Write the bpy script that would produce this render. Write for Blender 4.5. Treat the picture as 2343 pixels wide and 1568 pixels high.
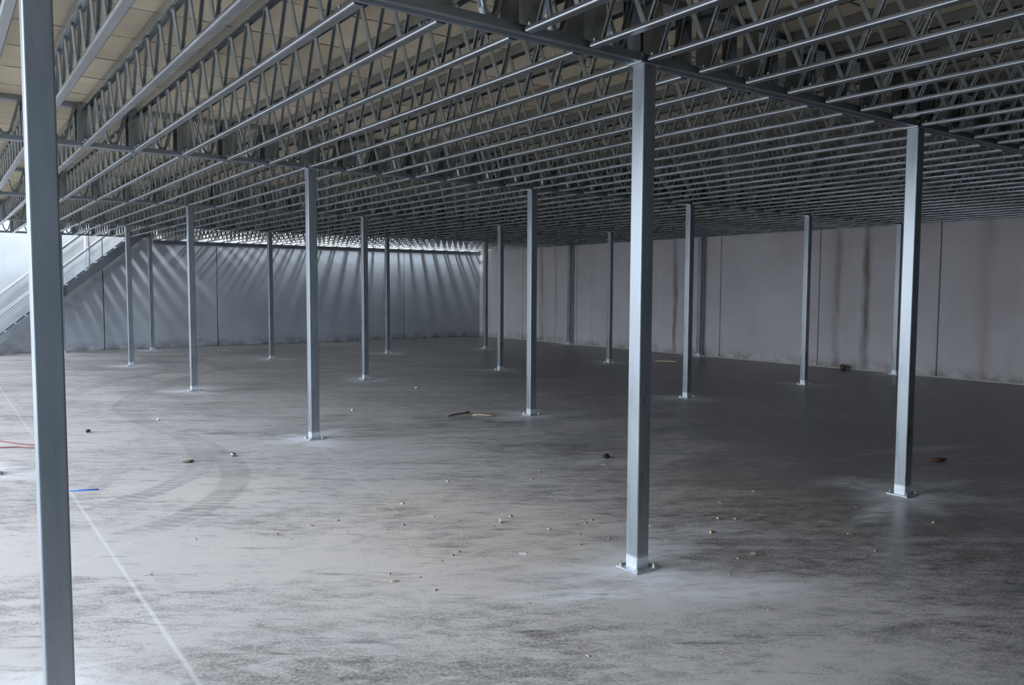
import bpy, math, random
import numpy as np
from mathutils import Vector, Matrix

random.seed(7)
SC = bpy.context.scene
COL = SC.collection
for o in list(bpy.data.objects):
    bpy.data.objects.remove(o)

# ------------------------------------------------------------------ camera, world, lights
cam_d = bpy.data.cameras.new('camera')
cam = bpy.data.objects.new('camera', cam_d)
COL.objects.link(cam)
SC.camera = cam
_r = Vector((0.81120625, -0.58474551, 0.00413485))
_u = Vector((0.03574015, 0.05663694, 0.99775493))
_f = Vector((0.5836669, 0.80923726, -0.06684313))
cam.matrix_world = Matrix(((_r.x, _u.x, -_f.x, -3.4808), (_r.y, _u.y, -_f.y, -3.4925), (_r.z, _u.z, -_f.z, 1.7237), (0, 0, 0, 1)))
cam_d.sensor_fit = 'HORIZONTAL'
cam_d.sensor_width = 36.0
cam_d.lens = 36.0 * 1835.8 / 2343.0
cam_d.clip_start = 0.05

world = bpy.data.worlds.new('world')
SC.world = world
world.use_nodes = True
_bg = world.node_tree.nodes['Background']
_bg.inputs[0].default_value = (0.83, 0.94, 1.11, 1)      # overcast sky
_bg.inputs[1].default_value = 7.8


def roof_light(loc, sx, sy, power, color):
    """a roof light of the hall above the deck, shining straight down"""
    d = bpy.data.lights.new('roof_light', 'AREA')
    d.shape = 'RECTANGLE'
    d.size, d.size_y, d.energy, d.color = sx, sy, power, color
    o = bpy.data.objects.new('roof_light', d)
    o.location = loc
    COL.objects.link(o)


# over the slot by the back wall, and over the stair well
roof_light((9.0, 17.3, 9.9), 0.8, 4.6, 3600, (0.70, 0.84, 1.0))
roof_light((-3.6, 17.6, 9.9), 0.9, 3.0, 2600, (0.80, 0.90, 1.0))

SC.view_settings.view_transform = 'Standard'
SC.view_settings.look = 'None'
SC.view_settings.gamma = 1.0
SC.view_settings.use_curve_mapping = False
SC.view_settings.exposure = 0.0
SC.cycles.max_bounces = 8
SC.cycles.diffuse_bounces = 4
SC.cycles.glossy_bounces = 4
SC.cycles.caustics_reflective = False
SC.cycles.caustics_refractive = False
SC.cycles.sample_clamp_indirect = 4.0
SC.cycles.use_denoising = True

# ------------------------------------------------------------------ dimensions
SX, SY = 3.118, 5.2            # column grid
JP = SX / 7                    # joist pitch
ZB = 3.055                     # underside of girders and joists
ZT = 3.46                      # underside of the deck
WALL_X, WALL_Y = 12.64, 20.9   # right and back wall faces
EDGE = -4.45                   # open left edge of the deck
STAIR_Y = 20.0                 # trimmer line at the stair well


# ------------------------------------------------------------------ node helpers
class NT:
    def __init__(s, name):
        s.m = bpy.data.materials.new(name)
        s.m.use_nodes = True
        s.t = s.m.node_tree
        s.b = s.t.nodes['Principled BSDF']

    def n(s, kind, **kw):
        x = s.t.nodes.new(kind)
        for k, v in kw.items():
            setattr(x, k, v)
        return x

    def put(s, sock, v):
        if isinstance(v, bpy.types.NodeSocket):
            s.t.links.new(v, sock)
        else:
            sock.default_value = v

    def coord(s, which='Object'):
        return s.n('ShaderNodeTexCoord').outputs[which]

    def map(s, v, scale=(1, 1, 1), rot=(0, 0, 0), loc=(0, 0, 0)):
        x = s.n('ShaderNodeMapping')
        s.put(x.inputs['Vector'], v)
        x.inputs['Scale'].default_value = scale
        x.inputs['Rotation'].default_value = rot
        x.inputs['Location'].default_value = loc
        return x.outputs[0]

    def noise(s, v, scale, detail=4, rough=0.55, dist=0.0):
        x = s.n('ShaderNodeTexNoise')
        s.put(x.inputs['Vector'], v)
        x.inputs['Scale'].default_value = scale
        x.inputs['Detail'].default_value = detail
        x.inputs['Roughness'].default_value = rough
        x.inputs['Distortion'].default_value = dist
        return x.outputs['Fac']

    def ramp(s, v, a, b, lo=0.0, hi=1.0):
        x = s.n('ShaderNodeMapRange')
        s.put(x.inputs[0], v)
        for i, q in zip((1, 2, 3, 4), (a, b, lo, hi)):
            x.inputs[i].default_value = q
        return x.outputs[0]

    def math(s, op, a, b=0.0, c=None):
        x = s.n('ShaderNodeMath', operation=op)
        s.put(x.inputs[0], a)
        s.put(x.inputs[1], b)
        if c is not None:
            s.put(x.inputs[2], c)
        return x.outputs[0]

    def mix(s, f, a, b):
        x = s.n('ShaderNodeMix', data_type='RGBA')
        s.put(x.inputs[0], f)
        for sock, v in ((x.inputs[6], a), (x.inputs[7], b)):
            s.put(sock, v if isinstance(v, bpy.types.NodeSocket) else (*v, 1))
        return x.outputs[2]

    def attr(s, name):
        return s.n('ShaderNodeAttribute', attribute_name=name).outputs['Fac']

    def sep(s, v):
        x = s.n('ShaderNodeSeparateXYZ')
        s.put(x.inputs[0], v)
        return x.outputs

    def bump(s, h, dist, strength=1.0):
        x = s.n('ShaderNodeBump')
        x.inputs['Distance'].default_value = dist
        x.inputs['Strength'].default_value = strength
        s.put(x.inputs['Height'], h)
        s.put(s.b.inputs['Normal'], x.outputs[0])

    def done(s, col, rough, metal=0.0, spec=None):
        s.put(s.b.inputs['Base Color'], col if isinstance(col, bpy.types.NodeSocket) else (*col, 1))
        s.put(s.b.inputs['Roughness'], rough)
        s.put(s.b.inputs['Metallic'], metal)
        if spec is not None:
            s.b.inputs['Specular IOR Level'].default_value = spec
        return s.m


def plain(name, col, rough=0.7, metal=0.0, var=0.15, scale=40):
    t = NT(name)
    f = t.noise(t.coord(), scale, 3)
    c = t.mix(f, tuple(x * (1 - var) for x in col), tuple(min(1, x * (1 + var)) for x in col))
    return t.done(c, rough, metal)


def galvanised(name, dark, light, r0, r1, metal, stretch, foot=False):
    t = NT(name)
    co = t.coord()
    big = t.noise(t.map(co, stretch), 7, 2, 0.5)
    fine = t.noise(co, 130, 2, 0.5)
    f = t.math('ADD', t.math('MULTIPLY', big, 0.8), t.math('MULTIPLY', fine, 0.2))
    f = t.ramp(f, 0.25, 0.75)
    c = t.mix(f, dark, light)
    rg = t.ramp(big, 0.3, 0.7, r0, r1)
    if foot:                                     # zinc spray over the weld at the foot of the column
        z = t.sep(co)[2]
        k = t.ramp(t.math('ADD', z, t.math('MULTIPLY', t.noise(co, 25), 0.02)), 0.085, 0.105, 1.0, 0.0)
        c = t.mix(k, c, (0.72, 0.74, 0.76))
        st = t.noise(t.map(co, (30, 30, 0.5)), 1.0, 3)
        c = t.mix(t.ramp(st, 0.45, 0.8, 0, 0.16), c, tuple(x * 0.7 for x in dark))
    return t.done(c, rg, metal)


M = {}
M['column'] = galvanised('column_zinc', (0.23, 0.25, 0.26), (0.33, 0.345, 0.35), 0.26, 0.36, 0.40, (2, 2, 0.35), foot=True)
M['zinc'] = galvanised('joist_zinc', (0.36, 0.375, 0.39), (0.43, 0.445, 0.455), 0.20, 0.32, 0.88, (1, 0.35, 1))
M['web'] = galvanised('web_zinc', (0.50, 0.515, 0.50), (0.60, 0.615, 0.60), 0.18, 0.30, 0.62, (1, 1, 1))
M['girder'] = galvanised('girder_zinc', (0.26, 0.28, 0.30), (0.38, 0.40, 0.42), 0.30, 0.45, 0.8, (0.35, 1, 1))
M['plate'] = galvanised('plate_zinc', (0.28, 0.30, 0.31), (0.46, 0.48, 0.49), 0.14, 0.34, 0.9, (1, 1, 1))
M['bolt'] = plain('bolt_zinc', (0.62, 0.60, 0.52), 0.35, 0.9)
M['bright'] = plain('bright_zinc', (0.85, 0.86, 0.88), 0.3, 0.55)
M['stair'] = galvanised('stair_zinc', (0.45, 0.48, 0.50), (0.62, 0.64, 0.66), 0.35, 0.5, 0.7, (1, 1, 1))


def concrete_wall(name, c0, c1, stains, axis):
    t = NT(name)
    co = t.coord()
    blot = t.noise(co, 0.9, 5, 0.6)
    vert = t.noise(t.map(co, (2.2, 2.2, 0.10)), 1.0, 4, 0.6)
    fine = t.noise(co, 60, 2)
    c = t.mix(t.ramp(blot, 0.3, 0.7), c0, c1)
    c = t.mix(t.ramp(vert, 0.52, 0.75, 0, 0.35), c, tuple(x * 0.62 for x in c0))
    c = t.mix(t.math('MULTIPLY', fine, 0.16), c, (0.9, 0.9, 0.9))
    xyz = t.sep(co)
    wob = t.math('MULTIPLY', t.math('SUBTRACT', t.noise(t.map(co, (1, 1, 0.6)), 1.6, 4), 0.5), 0.25)
    p = t.math('ADD', xyz[axis], wob)
    for at, w, k in stains:                      # brown rust runs down the panel
        d = t.math('ABSOLUTE', t.math('SUBTRACT', p, at))
        m = t.math('MULTIPLY', t.ramp(d, w * 0.2, w, 1, 0), t.ramp(t.noise(t.map(co, (3, 3, 0.4)), 2.0, 3), 0.3, 0.6, 0.35, 1))
        c = t.mix(t.math('MULTIPLY', m, k), c, (0.13, 0.10, 0.07))
    # grime near the floor
    g = t.math('MULTIPLY', t.ramp(xyz[2], 0.02, 0.28, 1, 0), t.ramp(t.noise(co, 4, 4), 0.4, 0.62, 0, 0.6))
    c = t.mix(g, c, (0.09, 0.08, 0.06))
    t.bump(t.noise(co, 30, 4), 0.004, 0.4)
    return t.done(c, 0.85, 0, 0.3)


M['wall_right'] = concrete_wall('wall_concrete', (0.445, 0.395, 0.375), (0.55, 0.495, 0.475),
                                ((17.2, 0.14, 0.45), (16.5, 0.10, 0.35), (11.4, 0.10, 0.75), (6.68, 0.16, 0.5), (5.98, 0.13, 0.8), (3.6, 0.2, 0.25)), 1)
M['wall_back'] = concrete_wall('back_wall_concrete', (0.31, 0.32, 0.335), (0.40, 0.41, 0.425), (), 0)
M['joint'] = plain('joint_filler', (0.05, 0.05, 0.05), 0.9)
M['grout'] = plain('grout', (0.46, 0.43, 0.37), 0.9, 0, 0.25, 12)


def deck_material():
    t = NT('deck_board')
    co = t.coord()
    x, y, z = t.sep(co)
    wy = t.math('ADD', t.math('ADD', y, 0.65), t.math('MULTIPLY', t.math('SUBTRACT', t.noise(co, 5, 4, 0.7), 0.5), 0.02))
    q = t.math('DIVIDE', wy, 0.675)
    row = t.math('FLOOR', q)
    wn = t.n('ShaderNodeTexWhiteNoise', noise_dimensions='2D')
    cb = t.n('ShaderNodeCombineXYZ')
    t.put(cb.inputs[0], row)
    cb.inputs[1].default_value = 0.5
    t.put(wn.inputs['Vector'], cb.outputs[0])
    c = t.mix(wn.outputs['Value'], (0.58, 0.485, 0.345), (0.75, 0.635, 0.46))
    c = t.mix(t.ramp(t.noise(co, 2.5, 5), 0.4, 0.7, 0, 0.35), c, (0.34, 0.31, 0.25))
    fr = t.math('FRACT', q)
    d = t.math('MINIMUM', fr, t.math('SUBTRACT', 1.0, fr))
    seam = t.math('MULTIPLY', t.ramp(d, 0.008, 0.026, 1, 0), t.ramp(t.noise(co, 7, 3), 0.36, 0.55, 0.15, 1))
    c = t.mix(seam, c, (0.07, 0.06, 0.05))
    fine = t.noise(co, 180, 2)
    c = t.mix(t.ramp(fine, 0.4, 0.7, 0, 0.2), c, (0.25, 0.23, 0.19))
    return t.done(c, 0.85, 0, 0.25)


M['deck'] = deck_material()


def floor_material():
    t = NT('floor_concrete')
    co = t.coord()
    def along(deg, sx, sy):                               # coordinates stretched along a sweeping direction
        return t.map(t.map(co, (1, 1, 1), (0, 0, math.radians(-deg))), (sx, sy, 1))
    n1 = t.noise(along(-33, 0.45, 1.5), 1.0, 6, 0.62, 0.7)
    n2 = t.noise(along(-27, 1.5, 4.2), 2.2, 7, 0.70, 0.6)
    n5 = t.noise(along(-48, 2.0, 4.2), 3.4, 6, 0.66, 0.9)
    n3 = t.noise(co, 0.35, 3, 0.5)
    n4 = t.noise(co, 60, 4, 0.65)
    dust = t.attr('dust')  # dust amount, which also carries a painted falloff of light
    wear = t.math('ADD', t.math('MULTIPLY', n1, 0.36), t.math('MULTIPLY', n2, 0.34))
    wear = t.math('ADD', wear, t.math('MULTIPLY', n5, 0.30))
    thr = t.math('ADD', wear, t.math('MULTIPLY', t.math('SUBTRACT', n3, 0.5), 0.20))
    thr = t.math('ADD', thr, t.math('MULTIPLY', t.math('SUBTRACT', n4, 0.5), 0.30))
    f = t.ramp(t.math('ADD', thr, t.math('MULTIPLY', dust, 0.17)), 0.46, 0.65)
    c = t.mix(f, (0.15, 0.14, 0.128), (0.55, 0.51, 0.475))
    c = t.mix(t.ramp(n4, 0.56, 0.70, 0, 0.45), c, (0.62, 0.60, 0.56))
    # thin white powder
    hal = t.attr('halo')
    hm = t.math('MULTIPLY', hal, t.ramp(n2, 0.36, 0.56, 0.35, 1))
    c = t.mix(t.math('MULTIPLY', hm, 0.9), c, (0.84, 0.84, 0.84))
    # sawdust
    snd = t.math('MULTIPLY', t.attr('sand'), t.ramp(t.math('ADD', t.math('MULTIPLY', n2, 0.7), t.math('MULTIPLY', n4, 0.3)), 0.38, 0.56, 0.1, 0.95))
    c = t.mix(snd, c, (0.66, 0.565, 0.46))
    # dark scuffs
    sc_ = t.noise(along(-38, 0.7, 5.0), 2.6, 4, 0.6, 0.4)
    c = t.mix(t.ramp(sc_, 0.60, 0.70, 0, 0.55), c, (0.12, 0.12, 0.12))
    # tyre tracks with tread bars
    tr = t.attr('track')
    bars = t.math('SINE', t.math('MULTIPLY', t.attr('tread'), 2 * math.pi / 0.085))
    bars = t.ramp(bars, -0.2, 0.6, 0.45, 1)
    tk = t.math('MULTIPLY', t.math('MULTIPLY', tr, bars), t.ramp(t.noise(co, 2.2, 3), 0.35, 0.6, 0.4, 1))
    c = t.mix(t.math('MULTIPLY', tk, 0.8), c, (0.20, 0.19, 0.18))
    # filled saw-cut joint
    c = t.mix(t.math('MULTIPLY', t.attr('joint'), 0.7), c, (0.74, 0.74, 0.73))
    # sparse bright grit
    gv = t.n('ShaderNodeTexVoronoi')
    t.put(gv.inputs['Vector'], co)
    gv.inputs['Scale'].default_value = 30
    grit = t.math('MULTIPLY', t.ramp(gv.outputs['Distance'], 0.07, 0.13, 1, 0), t.ramp(t.noise(co, 1.3, 2), 0.42, 0.6, 0, 0.85))
    c = t.mix(grit, c, (0.68, 0.64, 0.56))
    dusty = t.math('MAXIMUM', f, hm)
    rg = t.ramp(dusty, 0, 1, 0.33, 0.62)
    rg = t.math('ADD', rg, t.math('MULTIPLY', t.math('SUBTRACT', n4, 0.5), 0.15))
    t.bump(t.math('ADD', n4, t.math('MULTIPLY', n2, 0.5)), 0.0015, 0.35)
    return t.done(c, rg, 0, 0.45)


M['floor'] = floor_material()
M['cladding'] = plain('blue_grey_cladding', (0.58, 0.72, 0.86), 0.6, 0, 0.1, 2)
M['lit_wall_white'] = plain('lit_wall_white', (0.80, 0.785, 0.75), 0.6, 0, 0.03, 2)
M['helper_dark'] = plain('helper_panel_dark', (0.05, 0.055, 0.065), 0.5, 0, 0.1, 2)
M['ground'] = plain('yard_concrete', (0.42, 0.42, 0.42), 0.8, 0, 0.12, 3)


# ------------------------------------------------------------------ mesh helpers
class MB:
    def __init__(s):
        s.v, s.f, s.sm = [], [], []

    def add(s, vs, fs, smooth=False):
        k = len(s.v)
        s.v += [tuple(q) for q in vs]
        s.f += [tuple(i + k for i in q) for q in fs]
        s.sm += [smooth] * len(fs)
        return s

    def box(s, a, b, c=0.0):
        """box between corners a and b, its edges chamfered by c"""
        if c <= 0:
            x0, y0, z0 = a
            x1, y1, z1 = b
            return s.add([(x0, y0, z0), (x1, y0, z0), (x1, y1, z0), (x0, y1, z0), (x0, y0, z1), (x1, y0, z1), (x1, y1, z1), (x0, y1, z1)],
                         [(0, 3, 2, 1), (4, 5, 6, 7), (0, 1, 5, 4), (1, 2, 6, 5), (2, 3, 7, 6), (3, 0, 4, 7)])
        import bmesh
        bm = bmesh.new()
        bmesh.ops.create_cube(bm, size=1)
        for q in bm.verts:
            q.co = Vector([(a[i] + b[i]) / 2 + q.co[i] * (b[i] - a[i]) for i in range(3)])
        bmesh.ops.bevel(bm, geom=bm.edges[:], offset=c, segments=1, profile=0.5, affect='EDGES')
        bm.verts.index_update()
        s.add([q.co for q in bm.verts], [[q.index for q in f.verts] for f in bm.faces])
        bm.free()
        return s

    def prism(s, prof, axis, t0, t1, cap=True, smooth=False):
        """closed profile (list of 2D points) extruded along axis 0, 1 or 2"""
        def pt(p, t):
            return {0: (t, p[0], p[1]), 1: (p[0], t, p[1]), 2: (p[0], p[1], t)}[axis]
        n = len(prof)
        vs = [pt(p, t0) for p in prof] + [pt(p, t1) for p in prof]
        fs = [(i, (i + 1) % n, n + (i + 1) % n, n + i) for i in range(n)]
        if axis == 1:
            fs = [q[::-1] for q in fs]
        s.add(vs, fs, smooth)
        if cap:
            c0, c1 = tuple(range(n))[::-1], tuple(range(n, 2 * n))
            if axis == 1:
                c0, c1 = c0[::-1], c1[::-1]
            s.add(vs, [c0, c1])
        return s

    def sweep(s, path, prof, side, smooth=False, cap=True):
        """closed profile (u along side, v along the in-plane normal) swept along a path lying in the plane normal to side"""
        side = Vector(side).normalized()
        path = [Vector(p) for p in path]
        n, m = len(prof), len(path)
        vs = []
        for i, p in enumerate(path):
            d0 = (path[i] - path[i - 1]).normalized() if i else (path[1] - path[0]).normalized()
            d1 = (path[i + 1] - path[i]).normalized() if i < m - 1 else d0
            t = (d0 + d1).normalized()
            nn = side.cross(t).normalized()
            k = 1 / max(0.5, t.dot(d0))
            vs += [p + side * u + nn * (v * k) for u, v in prof]
        fs = []
        for i in range(m - 1):
            for j in range(n):
                fs.append((i * n + j, i * n + (j + 1) % n, (i + 1) * n + (j + 1) % n, (i + 1) * n + j))
        s.add(vs, fs, smooth)
        if cap:
            s.add(vs, [tuple(range(n))[::-1], tuple(range((m - 1) * n, m * n))])
        return s

    def tube(s, path, r, n=8):
        """round tube along any path"""
        path = [Vector(p) for p in path]
        vs, m = [], len(path)
        up = Vector((0, 0, 1))
        for i, p in enumerate(path):
            a, b = path[max(0, i - 1)], path[min(m - 1, i + 1)]
            t = (b - a).normalized()
            x = t.cross(up if abs(t.z) < 0.95 else Vector((1, 0, 0))).normalized()
            y = x.cross(t)
            vs += [p + x * (r * math.cos(k * 2 * math.pi / n)) + y * (r * math.sin(k * 2 * math.pi / n)) for k in range(n)]
        fs = [(i * n + j, i * n + (j + 1) % n, (i + 1) * n + (j + 1) % n, (i + 1) * n + j) for i in range(m - 1) for j in range(n)]
        s.add(vs, fs, True)
        return s.add(vs, [tuple(range(n))[::-1], tuple(range((m - 1) * n, m * n))])

    def mesh(s, name, mat):
        me = bpy.data.meshes.new(name)
        me.from_pydata(s.v, [], s.f)
        me.materials.append(M[mat])
        me.polygons.foreach_set('use_smooth', s.sm)
        me.validate()
        # recalculate normals outwards
        import bmesh
        bm = bmesh.new()
        bm.from_mesh(me)
        bmesh.ops.remove_doubles(bm, verts=bm.verts[:], dist=1e-6)
        bmesh.ops.recalc_face_normals(bm, faces=bm.faces[:])
        bm.to_mesh(me)
        bm.free()
        return me

    def obj(s, name, mat, parent=None, loc=None):
        return link(name, s.mesh(name, mat), parent, loc)


def link(name, me, parent=None, loc=None, rot=None):
    o = bpy.data.objects.new(name, me)
    COL.objects.link(o)
    if parent is not None:
        o.parent = parent
    if loc is not None:
        o.location = loc
    if rot is not None:
        o.rotation_euler = rot
    return o


def tag(o, label, cat, group=None, kind='thing'):
    o['label'], o['category'], o['kind'] = label, cat, kind
    if group:
        o['group'] = group
    return o


def thing(name, label, cat, loc=(0, 0, 0), group=None, rotz=0.0):
    o = bpy.data.objects.new(name, None)
    o.empty_display_size = 0.1
    o.location = loc
    o.rotation_euler = (0, 0, rotz)
    COL.objects.link(o)
    return tag(o, label, cat, group)


def structure(name, mb, mat):
    o = mb.obj(name, mat)
    o['kind'] = 'structure'
    return o


# ------------------------------------------------------------------ floor with its dust, tracks and joint
def spaced(lo, hi, mid0, mid1, fine, coarse):
    out, v = [], lo
    while v < hi:
        out.append(v)
        far = max(0.0, mid0 - v, v - mid1)
        v += min(coarse, fine + far * 0.05)
    return np.array(out + [hi])


COLUMNS = []      # (line, row, x, y)
for line in (1, 2, 3, 4):
    for row in range(0, 6):
        if (line == 1 and row > 2) or (line in (3, 4) and row == 0):
            continue
        COLUMNS.append((line, row, (row - 1) * SX - (0.016 if (line, row) == (1, 0) else 0), (line - 1) * SY))
STAIR_POSTS = ((-0.80, STAIR_Y), (1.34, STAIR_Y))

TRACKS = (
    (0.15, 0.9, [(2.038, 14.215), (1.047, 13.316), (0.088, 12.088), (-0.681, 10.849), (-1.179, 9.626), (-1.361, 8.799), (-1.325, 7.598), (-1.174, 6.224),
                 (-1.129, 5.557), (-1.133, 4.806), (-1.215, 4.138), (-1.344, 3.698), (-1.552, 3.282), (-1.798, 2.96), (-2.087, 2.696), (-2.419, 2.504)]),
    (0.09, 0.6, [(0.427, 12.207), (-0.502, 10.728), (-0.999, 9.618), (-1.185, 8.829), (-1.187, 7.888)]),
    (0.13, 0.9, [(-1.187, 6.688), (-1.207, 5.795), (-1.294, 5.048), (-1.402, 4.568), (-1.59, 4.179), (-1.831, 3.88), (-2.074, 3.646), (-2.334, 3.492), (-2.528, 3.348)]),
    (0.09, 0.8, [(-1.959, 5.002), (-2.167, 4.579), (-2.357, 4.17), (-2.542, 3.801)]),
    (0.16, 1.0, [(0.765, 18.666), (0.718, 15.822), (0.551, 14.39), (-0.082, 13.467), (-0.835, 12.705), (-1.389, 11.821), (-1.764, 10.918)]),
    (0.16, 1.2, [(1.767, 17.539), (1.627, 15.099), (1.466, 13.247), (1.845, 12.483), (2.782, 12.064), (4.133, 12.025), (5.392, 12.378)]),
    (0.10, 0.9, [(1.5, 14.6), (2.227, 13.622), (3.126, 12.916), (4.066, 12.526)]),
)


def build_floor():
    xs = spaced(-4.6, WALL_X + 0.2, -3.2, 1.5, 0.026, 0.12)
    xs = np.unique(np.round(np.concatenate([xs, -2.6 + np.array([-.018, -.012, -.005, .005, .012, .018])]), 4))
    ys = spaced(-6.1, WALL_Y + 0.2, -1.5, 7.0, 0.03, 0.14)
    X, Y = np.meshgrid(xs, ys)
    nx, ny = len(xs), len(ys)
    co = np.zeros((nx * ny, 3), np.float32)
    co[:, 0], co[:, 1] = X.ravel(), Y.ravel()
    i = np.arange(nx * ny).reshape(ny, nx)
    q = np.stack([i[:-1, :-1], i[:-1, 1:], i[1:, 1:], i[1:, :-1]], -1).reshape(-1, 4)
    me = bpy.data.meshes.new('floor')
    me.vertices.add(len(co))
    me.vertices.foreach_set('co', co.ravel())
    me.loops.add(q.size)
    me.loops.foreach_set('vertex_index', q.ravel().astype(np.int32))
    me.polygons.add(len(q))
    me.polygons.foreach_set('loop_start', np.arange(0, q.size, 4, dtype=np.int32))
    me.update(calc_edges=True)
    me.validate()
    x, y = co[:, 0].astype(float), co[:, 1].astype(float)
    halo = np.zeros(len(x))
    for px, py in [(c[2], c[3]) for c in COLUMNS] + list(STAIR_POSTS):
        a = np.arctan2(y - py, x - px)
        wob = 1 + 0.22 * np.sin(3 * a + px) + 0.15 * np.sin(5 * a + 2 * py) + 0.08 * np.sin(11 * a)
        d = np.hypot(x - px, y - py) / wob
        halo = np.maximum(halo, np.clip(1.15 - (d - 0.10) / 0.46, 0, 1) ** 1.2)
    for px, py, sx, sy, rz, k in ((-0.55, -0.15, 0.40, 0.10, -0.5, 0.9), (0.15, -0.55, 0.55, 0.16, -0.5, 0.7), (0.9, 0.3, 0.35, 0.10, -0.4, 0.5), (2.55, -0.15, 0.50, 0.10, 0.2, 0.8),
                                  (3.6, 0.0, 0.40, 0.10, -0.2, 0.7), (5.2, 0.9, 0.7, 0.12, -0.3, 0.45), (3.75, -1.05, 0.6, 0.12, -0.6, 0.5)):
        u = ((x - px) * math.cos(rz) + (y - py) * math.sin(rz)) / sx
        v = (-(x - px) * math.sin(rz) + (y - py) * math.cos(rz)) / sy
        halo = np.maximum(halo, k * np.clip(1.4 - np.hypot(u, v), 0, 1))
    # swept dust, cut at front right and rightwards to paint in the dimmer light
    dust = 0.60 - 0.035 * (x + 2.5) - 0.56 * np.clip((x + 0.1) / 2.5, 0, 1) * np.clip((4.5 - y) / 3.5, 0, 1) - 0.25 * np.clip((x - 3) / 5, 0, 1) + 0.25 * np.exp(-((y - 4.5) / 5.5) ** 2) * np.clip(1.4 - 0.2 * (x + 2), 0, 1) - 0.10 * np.clip((-1.8 - x) / 1.0, 0, 1)
    dust = np.clip(dust, -0.35, 0.95)
    sand = np.zeros(len(x))
    for px, py, r, k in ((-0.7, 1.1, 1.0, 0.75), (-0.25, 0.75, 0.6, 0.95), (-0.35, 1.9, 0.7, 0.9), (-1.2, 1.6, 0.9, 0.5), (0.1, 1.1, 0.6, 0.9), (-1.5, 3.4, 0.8, 0.35), (1.8, 1.0, 1.2, 0.3)):
        sand = np.maximum(sand, k * np.exp(-(np.hypot(x - px, y - py) / r) ** 2))
    track, tread = np.zeros(len(x)), np.zeros(len(x))
    for w, k, pts in TRACKS:
        P = [Vector((p[0], p[1], 0)) for p in pts]
        dense = []
        for j in range(len(P) - 1):                       # Catmull-Rom
            p0, p1, p2, p3 = P[max(0, j - 1)], P[j], P[j + 1], P[min(len(P) - 1, j + 2)]
            for t in np.linspace(0, 1, 12, endpoint=False):
                dense.append(0.5 * ((2 * p1) + (p2 - p0) * t + (2 * p0 - 5 * p1 + 4 * p2 - p3) * t * t + (3 * p1 - p0 - 3 * p2 + p3) * t ** 3))
        dense.append(P[-1])
        s = 0.0
        near = np.where((x > min(p.x for p in P) - .4) & (x < max(p.x for p in P) + .4) & (y > min(p.y for p in P) - .4) & (y < max(p.y for p in P) + .4))[0]
        xx, yy = x[near], y[near]
        bd, bs = np.full(len(near), 9.0), np.zeros(len(near))
        for a, b in zip(dense[:-1], dense[1:]):
            L = (b - a).length
            dx, dy = (b.x - a.x) / L, (b.y - a.y) / L
            t = np.clip((xx - a.x) * dx + (yy - a.y) * dy, 0, L)
            d = np.hypot(xx - a.x - dx * t, yy - a.y - dy * t)
            m = d < bd
            bd[m], bs[m] = d[m], s + t[m]
            s += L
        ends = np.clip(np.minimum(bs, s - bs) / 0.25, 0, 1)
        edge = np.clip((w - bd) / 0.04, 0, 1) * (0.55 + 0.45 * np.clip(bd / w, 0, 1))
        val = k * edge * (0.3 + 0.7 * ends)
        m = val > track[near]
        track[near[m]], tread[near[m]] = val[m], bs[m]
    joint = np.clip(1 - np.abs(x + 2.60) / 0.017, 0, 1) * (0.55 + 0.45 * np.clip((5 - y) / 4, 0, 1))
    for (ax, ay), (bx, by), k in (((-2.9, 2.0), (-1.9, 2.75), 0.28), ((-1.6, 0.9), (-0.2, 1.6), 0.2), ((0.05, 5.6), (-0.65, 1.9), 0.3), ((1.9, 3.4), (0.9, 3.8), 0.25)):
        L = math.hypot(bx - ax, by - ay)
        dx, dy = (bx - ax) / L, (by - ay) / L
        t = np.clip((x - ax) * dx + (y - ay) * dy, 0, L)
        d = np.hypot(x - ax - dx * t, y - ay - dy * t)
        joint = np.maximum(joint, k * np.clip(1 - d / 0.02, 0, 1))
    for n, arr in (('halo', halo), ('dust', dust), ('sand', sand), ('track', track), ('tread', tread), ('joint', joint)):
        at = me.attributes.new(n, 'FLOAT', 'POINT')
        at.data.foreach_set('value', arr.astype(np.float32))
    me.materials.append(M['floor'])
    o = link('floor', me)
    o['kind'] = 'structure'


build_floor()
mb = MB().box((-30, -6.0, -0.3), (-4.6, 21, -0.002))
structure('ground', mb, 'ground')

# ------------------------------------------------------------------ walls, trims, deck
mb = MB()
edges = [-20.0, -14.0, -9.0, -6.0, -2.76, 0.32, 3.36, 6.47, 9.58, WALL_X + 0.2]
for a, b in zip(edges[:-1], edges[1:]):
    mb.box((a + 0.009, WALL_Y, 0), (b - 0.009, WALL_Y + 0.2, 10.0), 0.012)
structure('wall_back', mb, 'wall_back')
structure('wall_back_upper', MB().box((1.62, WALL_Y - 0.02, 3.051), (WALL_X, WALL_Y, 9.9), 0.0), 'lit_wall_white')  # upper wall coloured whiter to paint in its brightly lit look
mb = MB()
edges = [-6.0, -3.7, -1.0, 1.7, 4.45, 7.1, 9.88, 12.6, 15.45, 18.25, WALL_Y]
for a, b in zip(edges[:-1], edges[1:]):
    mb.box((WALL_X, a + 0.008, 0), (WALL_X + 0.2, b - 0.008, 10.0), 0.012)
structure('wall_right', mb, 'wall_right')
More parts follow.
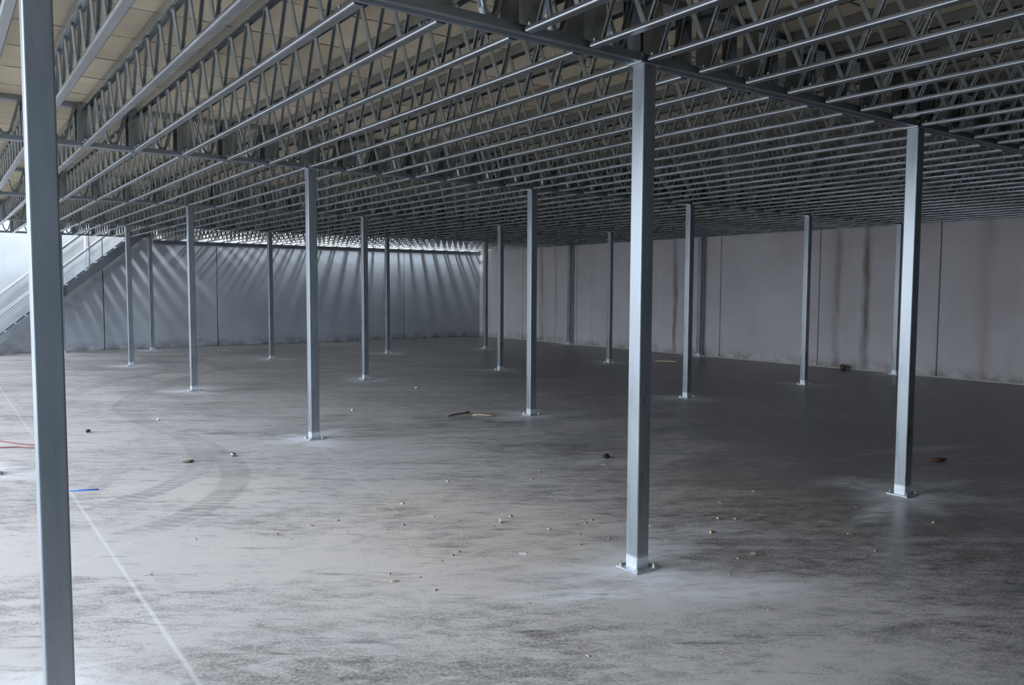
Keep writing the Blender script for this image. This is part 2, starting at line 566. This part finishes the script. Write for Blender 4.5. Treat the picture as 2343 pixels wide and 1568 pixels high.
# dark filler set back in the joints of the panels
structure('trim_3', MB().box((-20, WALL_Y + 0.03, 0), (WALL_X + 0.2, WALL_Y + 0.17, 9.9)), 'joint')
structure('trim_4', MB().box((WALL_X + 0.03, -6, 0), (WALL_X + 0.17, WALL_Y, 9.9)), 'joint')
structure('wall_front', MB().box((-30, -6.3, 0), (WALL_X + 0.2, -6.0, 10.0), 0.01), 'cladding')  # unseen wall, placed to limit daylight and shape reflections in the columns
structure('shade_panel_1', MB().box((5.5, -6.0, 0), (WALL_X - 0.1, -5.93, 3.3), 0.01), 'helper_dark')  # unseen dark panel, added to darken reflections on the right-hand column
structure('wall_left_blocker', MB().box((EDGE - 0.25, -6.0, 0), (EDGE - 0.05, -1.75, 3.4), 0.01), 'cladding')  # unseen wall, added to narrow the daylight coming from the left
structure('roof', MB().box((-10.5, -6.3, 10.0), (WALL_X + 0.2, WALL_Y + 0.2, 10.2)), 'deck')  # unseen, added and extended leftwards to limit the sky light
structure('trim_1', MB().box((WALL_X - 0.018, -6.0, 0), (WALL_X + 0.002, WALL_Y, 0.03), 0.006), 'grout')

mb = MB()
mb.box((EDGE, -6.0, ZT), (WALL_X, STAIR_Y, ZT + 0.14))
mb.box((1.62, STAIR_Y, ZT), (2.66, WALL_Y, ZT + 0.14))
mb.box((2.66, STAIR_Y, ZT), (WALL_X, WALL_Y - 0.50, ZT + 0.14))
structure('ceiling', mb, 'deck')

# steel angle bolted along the back wall that carries the joist ends
mb = MB()
mb.prism([(WALL_Y - 0.075, 3.05), (WALL_Y - 0.001, 3.05), (WALL_Y - 0.001, 2.95), (WALL_Y - 0.012, 2.95), (WALL_Y - 0.012, 3.038), (WALL_Y - 0.075, 3.038)], 0, 1.62, WALL_X - 0.02)
tag(mb.obj('ledger_angle', 'girder'), 'long steel ledger angle along the top of the back wall, carrying joist ends', 'steel angle')


# ------------------------------------------------------------------ joists
def rounded(w, z0, z1, r):
    h = w / 2
    k = r * 0.3
    return [(-h, z0 + r), (-h + k, z0 + k), (-h + r, z0), (h - r, z0), (h - k, z0 + k), (h, z0 + r), (h, z1 - r), (h - k, z1 - k), (h - r, z1), (-h + r, z1), (-h + k, z1 - k), (-h, z1 - r)]


WEB_PROF = [(-.0118, -.013), (-.0070, .004), (-.0056, .0072), (-.003, .009), (.003, .009), (.0056, .0072), (.0070, .004), (.0118, -.013),
            (.0098, -.013), (.0050, .0035), (.0036, .006), (-.0036, .006), (-.0050, .0035), (-.0098, -.013)]
WEB_FAR = [(-.0118, -.013), (-.0064, .006), (-.003, .009), (.003, .009), (.0064, .006), (.0118, -.013), (.0098, -.013), (.0044, .0058), (-.0044, .0058), (-.0098, -.013)]
ZW = 3.405
GAP = 0.075


def vee(mb, y, prof, half=0.172):
    z0 = ZB + 0.012
    path = [(0, y + half, z0), (0, y + 0.042, ZW - 0.05), (0, y + 0.030, ZW - 0.018), (0, y + 0.012, ZW), (0, y - 0.012, ZW), (0, y - 0.030, ZW - 0.018), (0, y - 0.042, ZW - 0.05), (0, y - half, z0)]
    mb.sweep(path, prof, (-1, 0, 0))


def joist_meshes(length, n):
    y0, y1 = GAP, length - GAP
    me = {}
    mb = MB().prism(rounded(0.060, ZB, ZB + 0.028, 0.008), 1, y0, y1)
    me['bottom_chord'] = mb.mesh('bottom_chord', 'zinc')
    # inverted channel, open underneath, taking the bent tops of the web
    h = 0.030
    z0, z1 = 3.392, ZT - 0.004
    prof = [(-h, z0), (-h, z1), (h, z1), (h, z0), (h - 0.003, z0), (h - 0.003, z1 - 0.006), (-h + 0.003, z1 - 0.006), (-h + 0.003, z0)]
    me['top_chord'] = MB().prism(prof, 1, y0, y1).mesh('top_chord', 'zinc')
    me['end_plate'] = MB().box((-0.075, -0.003, ZB + 0.03), (0.075, 0.003, ZT - 0.006), 0.001).mesh('end_plate', 'plate')
    me['bolt'] = MB().prism([(-0.024 + 0.009 * math.cos(a * math.pi / 3), 0.009 * math.sin(a * math.pi / 3)) for a in range(6)], 2, ZB + 0.026, ZB + 0.040).mesh('bolt', 'bolt')
    pitch = (length - 0.257) / n
    tops = [0.1285 + pitch * (i + 0.5) for i in range(n)]
    allw = MB()
    for t in tops:
        vee(allw, t, WEB_FAR, pitch / 2 - 0.004)
    me['all'] = allw.mesh('web', 'web')
    one = MB()
    vee(one, 0, WEB_PROF, pitch / 2 - 0.004)
    me['one'] = one.mesh('web', 'web')
    me['tops'] = tops
    return me


J_MAIN = joist_meshes(SY, 14)
J_STAIR = joist_meshes(STAIR_Y - 3 * SY, 12)
J_WALL = joist_meshes(WALL_Y - 3 * SY + 0.06, 14)
ORD = ['', 'first', 'second', 'third', 'fourth', 'fifth', 'sixth', 'seventh', 'eighth', 'ninth', 'tenth', 'eleventh', 'twelfth', 'thirteenth', 'fourteenth', 'fifteenth']
BAY = ['nearest bay', 'second bay back', 'third bay back', 'fourth bay back', 'rear bay by the back wall']
ROWN = ['left foreground column', 'tall centre column', 'right-hand foreground column']


def where(k):
    kk = k + 7                       # joist 0 is on the line of the tall centre column
    if k >= 14:
        n = 28 - k + 1
        return ORD[n] + ' out from the right wall' if n > 1 else 'tight along the right wall'
    r, j = divmod(kk, 7)
    if r < 0:
        return ORD[7 - j] + ' left of the ' + ROWN[0] + ' line'
    if j == 0:
        return 'on the line of the ' + ROWN[r]
    if j <= 3 or r == 2:
        return ORD[j] + ' right of the ' + ROWN[r] + ' line'
    return ORD[7 - j] + ' left of the ' + ROWN[r + 1] + ' line'


def joist(k, bay):
    x = k * JP - 0.02
    if k == 28:
        x -= 0.02
    y = (bay - 1) * SY
    me = J_MAIN
    if bay == 4:
        me = J_STAIR if x < 1.5 else J_WALL
    t = thing('joist', 'galvanised joist ' + where(k) + ', ' + BAY[bay], 'steel joist', (x, y, 0), 'open-web joists under the deck')
    link('bottom_chord', me['bottom_chord'], t)
    link('top_chord', me['top_chord'], t)
    L = me['tops'][0] + me['tops'][-1]
    link('end_plate', me['end_plate'], t, (0, GAP + 0.012, 0))
    if me is not J_WALL:
        link('end_plate', me['end_plate'], t, (0, L - GAP - 0.012, 0))
    if bay <= 1:
        for yy in me['tops']:
            link('web', me['one'], t, (0, yy, 0))
        for yy in (0.03, 0.17):
            link('bolt', me['bolt'], t, (0, GAP + yy, 0))
            link('bolt', me['bolt'], t, (0, L - GAP - yy, 0))
    else:
        link('web', me['all'], t)


for bay in range(5):
    for k in range(-2 if bay == 0 else -8, 29):
        joist(k, bay)


# ------------------------------------------------------------------ girders between the columns
def girder_meshes(length, dz=0.0):
    a, b = 0.094, length - 0.094
    me = {}
    w = 0.056
    # pressed bottom chord: flat tray with two ribs and a centre slot underneath
    prof = [(-w, ZB + 0.004), (-w + 0.004, ZB), (-0.022, ZB), (-0.018, ZB + 0.010), (-0.008, ZB + 0.010), (-0.004, ZB), (0.004, ZB), (0.008, ZB + 0.010), (0.018, ZB + 0.010), (0.022, ZB),
            (w - 0.004, ZB), (w, ZB + 0.004), (w, ZB + 0.045), (-w, ZB + 0.045)]
    me['bottom_chord'] = MB().prism(prof, 0, a, b).mesh('bottom_chord', 'girder')
    me['top_chord'] = MB().prism([(-w, ZT - 0.045), (w, ZT - 0.045), (w, ZT - 0.003), (-w, ZT - 0.003)], 0, a, b).mesh('top_chord', 'girder')
    n = max(1, round(length / JP))
    p = length / n
    mb = MB()
    h = p / 2 - 0.106
    z1 = ZT - 0.035
    z0 = ZB + 0.05
    path = [(-h, 0, z1), (-0.045, 0, z0 + 0.050), (-0.026, 0, z0 + 0.020), (0, 0, z0 + 0.008), (0.026, 0, z0 + 0.020), (0.045, 0, z0 + 0.050), (h, 0, z1)]
    prof = [(-.024, -.010), (-.024, .008), (-.018, .013), (.018, .013), (.024, .008), (.024, -.010), (.020, -.010), (.020, .006), (-.020, .006), (-.020, -.010)]
    mb.sweep(path, prof, (0, 1, 0))
    me['web'] = mb.mesh('web', 'plate')
    me['mids'] = [p * (i + 0.5) for i in range(n)]
    return me


G_MAIN = girder_meshes(SX)
LINE = ['', 'nearest girder line', 'second girder line', 'third girder line', 'fourth girder line']
SPAN = {-1: 'left of the left foreground column line', 0: 'from left foreground to tall centre column line', 1: 'from tall centre to right-hand foreground column line',
        2: 'just right of the right-hand foreground column line', 3: 'second span from the right wall', 4: 'last span before the right wall'}


def girder(label, x, y, me, group):
    t = thing('girder', label, 'steel girder', (x, y, 0), group)
    link('bottom_chord', me['bottom_chord'], t)
    link('top_chord', me['top_chord'], t)
    for xx in me['mids']:
        link('web', me['web'], t, (xx, 0, 0))


for line in (1, 2, 3, 4):
    for s in range(0, 5):
        girder('galvanised girder span on the ' + LINE[line] + ', ' + SPAN[s], (s - 1) * SX, (line - 1) * SY, G_MAIN, 'girder spans on the column lines')
G_TRIM = girder_meshes(STAIR_POSTS[1][0] - STAIR_POSTS[0][0])
G_TRIM2 = girder_meshes(2.75)
girder('trimmer girder along the stair well between its two slim posts', STAIR_POSTS[0][0], STAIR_Y, G_TRIM, 'trimmer girders at the stair well')
girder('trimmer girder against the bright wall at far left, beside the stair', STAIR_POSTS[0][0] - 2.75, STAIR_Y, G_TRIM2, 'trimmer girders at the stair well')


# ------------------------------------------------------------------ columns
def rrect(w, r, n=3):
    h = w / 2
    out = []
    for cx, cy, a0 in ((h - r, h - r, 0), (-h + r, h - r, 90), (-h + r, -h + r, 180), (h - r, -h + r, 270)):
        for i in range(n + 1):
            a = math.radians(a0 + 90 * i / n)
            out.append((cx + r * math.cos(a), cy + r * math.sin(a)))
    return out


C_SHAFT = MB().prism(rrect(0.100, 0.008), 2, 0.012, ZB - 0.006).mesh('shaft', 'column')
C_BASE = MB().box((-0.0925, -0.0925, 0), (0.0925, 0.0925, 0.013), 0.002).mesh('base_plate', 'stair')
C_WELD = MB().prism(rrect(0.112, 0.012), 2, 0.012, 0.017).mesh('weld', 'stair')
C_CAP = MB().box((-0.085, -0.060, ZB - 0.008), (0.085, 0.060, ZB), 0.001).mesh('cap_plate', 'stair')
C_BRK = MB().box((0.047, -0.056, ZB), (0.0925, 0.056, ZT - 0.003), 0.003).mesh('bracket', 'girder')
C_POST = MB().prism(rrect(0.092, 0.008), 2, ZB, ZT - 0.003).mesh('upper_post', 'girder')
mb = MB()
mb.prism([(0.013 * math.cos(a * math.pi / 3), 0.013 * math.sin(a * math.pi / 3)) for a in range(6)], 2, 0.013, 0.024)
mb.prism([(0.0065 * math.cos(a * math.pi / 4), 0.0065 * math.sin(a * math.pi / 4)) for a in range(8)], 2, 0.024, 0.038)
C_BOLT = mb.mesh('anchor_bolt', 'bolt')
mb = MB().prism([(0.016 * math.cos(a * math.pi / 3), 0.016 * math.sin(a * math.pi / 3)) for a in range(6)], 1, -0.012, 0.0)
C_NUT = mb.mesh('splice_bolt', 'bolt')


def column(label, x, y):
    t = thing('steel_column', label, 'column', (x, y, 0), 'square steel columns')
    link('shaft', C_SHAFT, t)
    b = link('base_plate', C_BASE, t)
    link('weld', C_WELD, b)
    for sx in (-1, 1):
        for sy in (-1, 1):
            link('anchor_bolt', C_BOLT, t, (0.072 * sx, 0.072 * sy, 0))
    link('cap_plate', C_CAP, t)
    u = link('upper_post', C_POST, t)
    for sx in (0, 1):
        b = link('bracket', C_BRK, t, None, (0, 0, math.pi * sx))
    for sx in (-1, 1):
        for zz in (ZB + 0.04, ZT - 0.07):
            link('splice_bolt', C_NUT, t, (0.070 * sx, -0.056, zz))
    return t


CL = {(1, 0): 'blurred steel column in the left foreground, cut by top and bottom of the frame', (1, 1): 'tall galvanised column standing nearest in the centre right, whole base visible',
      (1, 2): 'right-hand foreground column with chalky patches of dust around its base', (2, 0): 'column sliver at the left frame edge beside the red hose',
      (2, 1): 'column with bright left face and dusty halo, left of centre', (2, 2): 'column just left of the tall centre column, twigs lying to its left',
      (2, 3): 'column just right of the tall centre column, pale reflection below it', (2, 4): 'column midway between tall centre and right-hand foreground column, alone before a wall joint',
      (2, 5): 'column by the right wall, touching the right-hand foreground column in view', (3, 1): 'column beside the curving tyre track, halo of powder at its base',
      (3, 2): 'slim column in the third row, second from left, right of the dust-haloed column', (3, 3): 'slim third-row column directly left of the column with twigs beside it',
      (3, 4): 'slim third-row column standing before the right wall, left of tall centre column', (3, 5): 'slim column against the right wall, directly right of a nearer column',
      (4, 1): 'far slim column in front of the stair foot, leftmost of the fourth row', (4, 2): 'far slim column before the second back wall panel, fourth row',
      (4, 3): 'far slim column before the third back wall joint, fourth row', (4, 4): 'far slim column next to the corner of back and right wall', (4, 5): 'farthest slim column against the right wall'}
for line, row, x, y in COLUMNS:
    column(CL[(line, row)], x, y)
column('slim stair post half hidden behind the left foreground column', *STAIR_POSTS[0])
column('slim post under the stair head, close to the back wall', *STAIR_POSTS[1])

# ------------------------------------------------------------------ stair along the back wall
SLOPE = 0.846
ST_X0, ST_X1 = -2.55, 1.42


def zs(x):
    return 0.48 + (x + 2.16) * SLOPE          # top edge of the stringers


st = thing('staircase', 'straight steel staircase rising along the back wall at far left', 'staircase', (ST_X0, 20.1, 0))
Y0, Y1 = 20.09, 20.80
for y in (Y0, Y1):
    mb = MB()
    pts = [(ST_X0, 0.0), (ST_X0 + 0.05, 0.0), (ST_X1, zs(ST_X1) - 0.27), (ST_X1 + 0.10, zs(ST_X1) - 0.18), (ST_X1 + 0.10, zs(ST_X1) + 0.02), (ST_X1, zs(ST_X1)), (ST_X0, zs(ST_X0))]
    mb.prism([(p[0] - ST_X0, p[1]) for p in pts], 1, y - 20.1 - 0.006, y - 20.1 + 0.006)
    for e0, e1 in ((0.0, 0.016), (-0.264, -0.248)):
        q = [(ST_X0 + 0.06, zs(ST_X0 + 0.06) + e0), (ST_X1, zs(ST_X1) + e0), (ST_X1, zs(ST_X1) + e1), (ST_X0 + 0.06, zs(ST_X0 + 0.06) + e1)]
        if e0 < 0:
            q = [(max(a, ST_X0 + 0.12), max(0.005, b)) for a, b in q]
        s = 1 if y == Y0 else -1
        mb.prism([(p[0] - ST_X0, p[1]) for p in q], 1, y - 20.1 - 0.006 if s > 0 else y - 20.1 - 0.05, y - 20.1 + (0.05 if s > 0 else 0.006))
    mb.obj('stringer', 'girder', st)
nst = 17
for i in range(nst):
    z = (ZT + 0.14) / (nst + 1) * (i + 1)
    x = -2.16 + (z - 0.48) / SLOPE + 0.10
    mb = MB()
    mb.box((x - ST_X0 - 0.12, Y0 - 20.1 + 0.007, z - 0.03), (x - ST_X0 + 0.12, Y1 - 20.1 - 0.007, z), 0.004)
    mb.obj('tread', 'stair', st)
for y in (Y0, Y1):
    for name, hgt, r in (('handrail', 1.02, 0.021), ('mid_rail', 0.53, 0.016)):
        a = ST_X0 + 0.12
        mb = MB().tube([(a - ST_X0, y - 20.1, zs(a) + hgt), (ST_X1 - ST_X0 + 0.1, y - 20.1, zs(ST_X1 + 0.1) + hgt)], r, 10)
        mb.obj(name, 'stair', st)
    for x in (-2.42, -1.25, -0.12, 1.0):
        mb = MB().tube([(x - ST_X0, y - 20.1 + (0.03 if y == Y0 else -0.03), zs(x) - 0.12), (x - ST_X0, y - 20.1 + (0.03 if y == Y0 else -0.03), zs(x) + 1.0)], 0.019, 10)
        mb.obj('baluster', 'stair', st)

# ------------------------------------------------------------------ things lying on the floor
M['black'] = plain('black_rubber', (0.015, 0.015, 0.017), 0.6)
M['wood'] = plain('raw_wood', (0.52, 0.40, 0.27), 0.8, 0, 0.25, 60)
M['chip'] = plain('wood_chip', (0.46, 0.38, 0.28), 0.85, 0, 0.3, 90)
M['brown'] = plain('brown_leaf', (0.11, 0.055, 0.03), 0.75, 0, 0.3, 50)
M['white'] = plain('white_foam', (0.80, 0.80, 0.80), 0.6)
M['blue'] = plain('blue_plastic', (0.02, 0.16, 0.55), 0.4)
M['hose'] = plain('red_hose', (0.20, 0.085, 0.075), 0.55)
M['twig'] = plain('dry_twig', (0.16, 0.11, 0.07), 0.85, 0, 0.3, 60)
M['stone'] = plain('pebble', (0.30, 0.28, 0.26), 0.85, 0, 0.3, 90)


def lump(name, mat, x, y, r, squash=0.7, seed=1, stretch=1.0, rz=0.0):
    import bmesh
    rn = random.Random(seed)
    bm = bmesh.new()
    bmesh.ops.create_icosphere(bm, subdivisions=2, radius=1)
    ph = [rn.uniform(0, 6) for _ in range(6)]
    for v in bm.verts:
        c = v.co
        k = 1 + 0.22 * math.sin(3 * c.x + ph[0]) * math.sin(3 * c.y + ph[1]) + 0.15 * math.sin(5 * c.z + ph[2] + 2 * c.x)
        v.co = Vector((c.x * r * k * stretch, c.y * r * k, max(-0.75, c.z) * r * k * squash))
    zmin = min(v.co.z for v in bm.verts)
    mb_ = MB().add([(v.co.x, v.co.y, v.co.z - zmin) for v in bm.verts], [[v.index for v in f.verts] for f in bm.faces], True)
    bm.free()
    o = mb_.obj(name, mat, None, (x, y, 0))
    o.rotation_euler.z = rz
    return o


def splinter(name, mat, x, y, L, w, h, rz):
    """small broken piece of timber with slanted, uneven ends"""
    j = random.uniform
    vs = [(-L / 2, -w / 2 * j(.6, 1), 0), (L / 2 * j(.8, 1), -w / 2, 0), (L / 2, w / 2 * j(.6, 1), 0), (-L / 2 * j(.7, 1), w / 2, 0),
          (-L / 2 * j(.8, 1), -w / 2 * j(.5, .9), h), (L / 2 * j(.7, .95), -w / 2 * j(.6, 1), h * j(.7, 1)), (L / 2 * j(.8, 1), w / 2 * j(.5, .9), h), (-L / 2 * j(.8, 1), w / 2 * j(.6, 1), h * j(.7, 1))]
    o = MB().add(vs, [(0, 3, 2, 1), (4, 5, 6, 7), (0, 1, 5, 4), (1, 2, 6, 5), (2, 3, 7, 6), (3, 0, 4, 7)]).obj(name, mat, None, (x, y, 0))
    o.rotation_euler.z = rz
    return o


tag(lump('rubber_lump', 'black', 2.05, 2.52, 0.034, 0.7, 3, 1.2, 0.4), 'black rubber lump on the floor left of the tall centre column', 'rubble')
# galvanised nut standing on its edge
mb = MB()
ring = []
for k in range(18):
    a = k * math.pi / 9
    for rr, yy in ((0.021, -0.007), (0.021, 0.007), (0.012, 0.007), (0.012, -0.007)):
        ring.append((rr * math.cos(a), yy, 0.021 + rr * math.sin(a)))
mb.add(ring, [(4 * k + i, 4 * k + (i + 1) % 4, 4 * ((k + 1) % 18) + (i + 1) % 4, 4 * ((k + 1) % 18) + i) for k in range(18) for i in range(4)])
nut = mb.obj('steel_ring', 'bright', None, (-0.15, 1.27, 0))
nut.rotation_euler.z = 0.9
tag(nut, 'shiny steel ring standing on edge amid sawdust, left of tall centre column', 'ring')
o = MB().tube([(-0.11, -0.02, 0.006), (0.0, 0.0, 0.006), (0.11, 0.02, 0.006)], 0.006).obj('plastic_rod', 'blue', None, (-2.50, 4.06, 0))
o.rotation_euler.z = -0.55
tag(o, 'thin blue plastic rod on the floor right of the left foreground column', 'rod')
tag(lump('foam_ball', 'white', -1.17, 7.53, 0.022, 0.8, 5), 'white foam crumb lying inside the curved tyre track', 'crumb')
tag(lump('foam_ball', 'white', 1.24, 6.88, 0.020, 0.8, 6), 'white foam crumb right of the dust-haloed column left of centre', 'crumb')
tag(lump('foam_ball', 'white', 3.25, 8.63, 0.030, 0.5, 7, 2.0, 0.3), 'flat white scrap mid-floor, between second and third column rows', 'scrap')
tag(lump('metal_cap', 'bolt', -1.04, 4.76, 0.026, 0.8, 8), 'small metal cap on the outer edge of the tyre track', 'cap')
tag(lump('pebble', 'black', -2.04, 7.09, 0.030, 0.7, 9), 'dark pebble alone on pale floor right of the left foreground column', 'pebble')
tag(splinter('wood_block', 'wood', 0.95, 0.21, 0.055, 0.025, 0.018, 0.1), 'pale wood block on the floor right of the tall centre column base', 'wood block')
tag(splinter('wood_plank', 'wood', 10.68, 9.83, 0.55, 0.09, 0.03, -0.95), 'short wooden plank near the right wall, between two far columns', 'plank')
tag(lump('brown_lump', 'brown', 12.45, 6.35, 0.075, 0.9, 11), 'brown lump at the foot of the right wall', 'rubble')
tag(lump('dead_leaf', 'brown', 4.71, 0.50, 0.050, 0.35, 12, 1.9, -0.5), 'brown dead leaf right of the right-hand foreground column', 'leaf')
tag(lump('dead_leaf', 'twig', -1.49, 4.72, 0.030, 0.4, 13, 1.6, 0.2), 'curled dark leaf between the tyre tracks', 'leaf')
tag(splinter('paper_flake', 'white', -0.42, 0.62, 0.055, 0.04, 0.003, -0.5), 'pale paper flake on sawdust left of the tall centre column base', 'paper')
# twigs
for (x, y, rz, L, m_, lab) in ((2.30, 5.73, 0.29, 0.48, 'twig', 'bent dark twig on the floor left of a mid-distance column, farther from that column'), (2.50, 5.46, -0.88, 0.30, 'wood', 'short pale twig lying between the dark bent twig and a mid-distance column')):
    o = MB().tube([(-L / 2, 0, 0.012), (-L / 5, 0.03, 0.016), (L / 8, -0.012, 0.02), (L / 3, 0.02, 0.014), (L / 2, 0.05, 0.012)], 0.011, 6).obj('twig', m_, None, (x, y, 0))
    o.rotation_euler.z = rz
    tag(o, lab, 'twig')
# red hose lying in a loop
pts = [(-3.75, 8.0), (-3.4, 7.55), (-3.1, 7.2), (-2.93, 7.0), (-2.80, 6.76), (-2.68, 6.58), (-2.56, 6.47), (-2.52, 6.38), (-2.60, 6.33), (-2.72, 6.42), (-2.80, 6.51), (-2.95, 6.58), (-3.2, 6.75), (-3.7, 7.1)]
path = []
for j in range(len(pts) - 1):
    P4 = [Vector((*pts[max(0, min(len(pts) - 1, j + d))], 0.009)) for d in (-1, 0, 1, 2)]
    for t in (0, .25, .5, .75):
        path.append(0.5 * ((2 * P4[1]) + (P4[2] - P4[0]) * t + (2 * P4[0] - 5 * P4[1] + 4 * P4[2] - P4[3]) * t * t + (3 * P4[1] - P4[0] - 3 * P4[2] + P4[3]) * t ** 3))
tag(MB().tube(path, 0.008, 8).obj('hose', 'hose'), 'thin reddish hose looped on the floor behind the left foreground column', 'hose')
# chips of wood and grit, each its own piece
CHIP_L = 'small pale wood chip lying on the dusty concrete floor'
rn = random.Random(31)
spots = []
for cx, cy, r, n in ((-0.6, 1.2, 1.1, 34), (-0.3, 2.0, 0.9, 14), (0.6, 0.2, 0.9, 14), (1.4, 1.6, 1.3, 16), (-1.7, 1.6, 0.8, 8), (2.4, 0.0, 1.2, 8), (-0.2, -0.5, 0.9, 8), (3.6, 2.2, 1.8, 8)):
    for _ in range(n):
        a, d = rn.uniform(0, 6.283), r * math.sqrt(rn.random())
        x, y = cx + d * math.cos(a), cy + d * math.sin(a)
        if min(math.hypot(x - c[2], y - c[3]) for c in COLUMNS) > 0.2:
            spots.append((x, y))
for x, y in spots:
    L = rn.choice((0.010, 0.012, 0.015, 0.018, 0.024, 0.032))
    o = splinter('wood_chip', 'chip', x, y, L, L * rn.uniform(.35, .7), L * rn.uniform(.2, .4), rn.uniform(0, 6.28))
    tag(o, CHIP_L, 'wood chip', 'wood chips scattered over the floor')
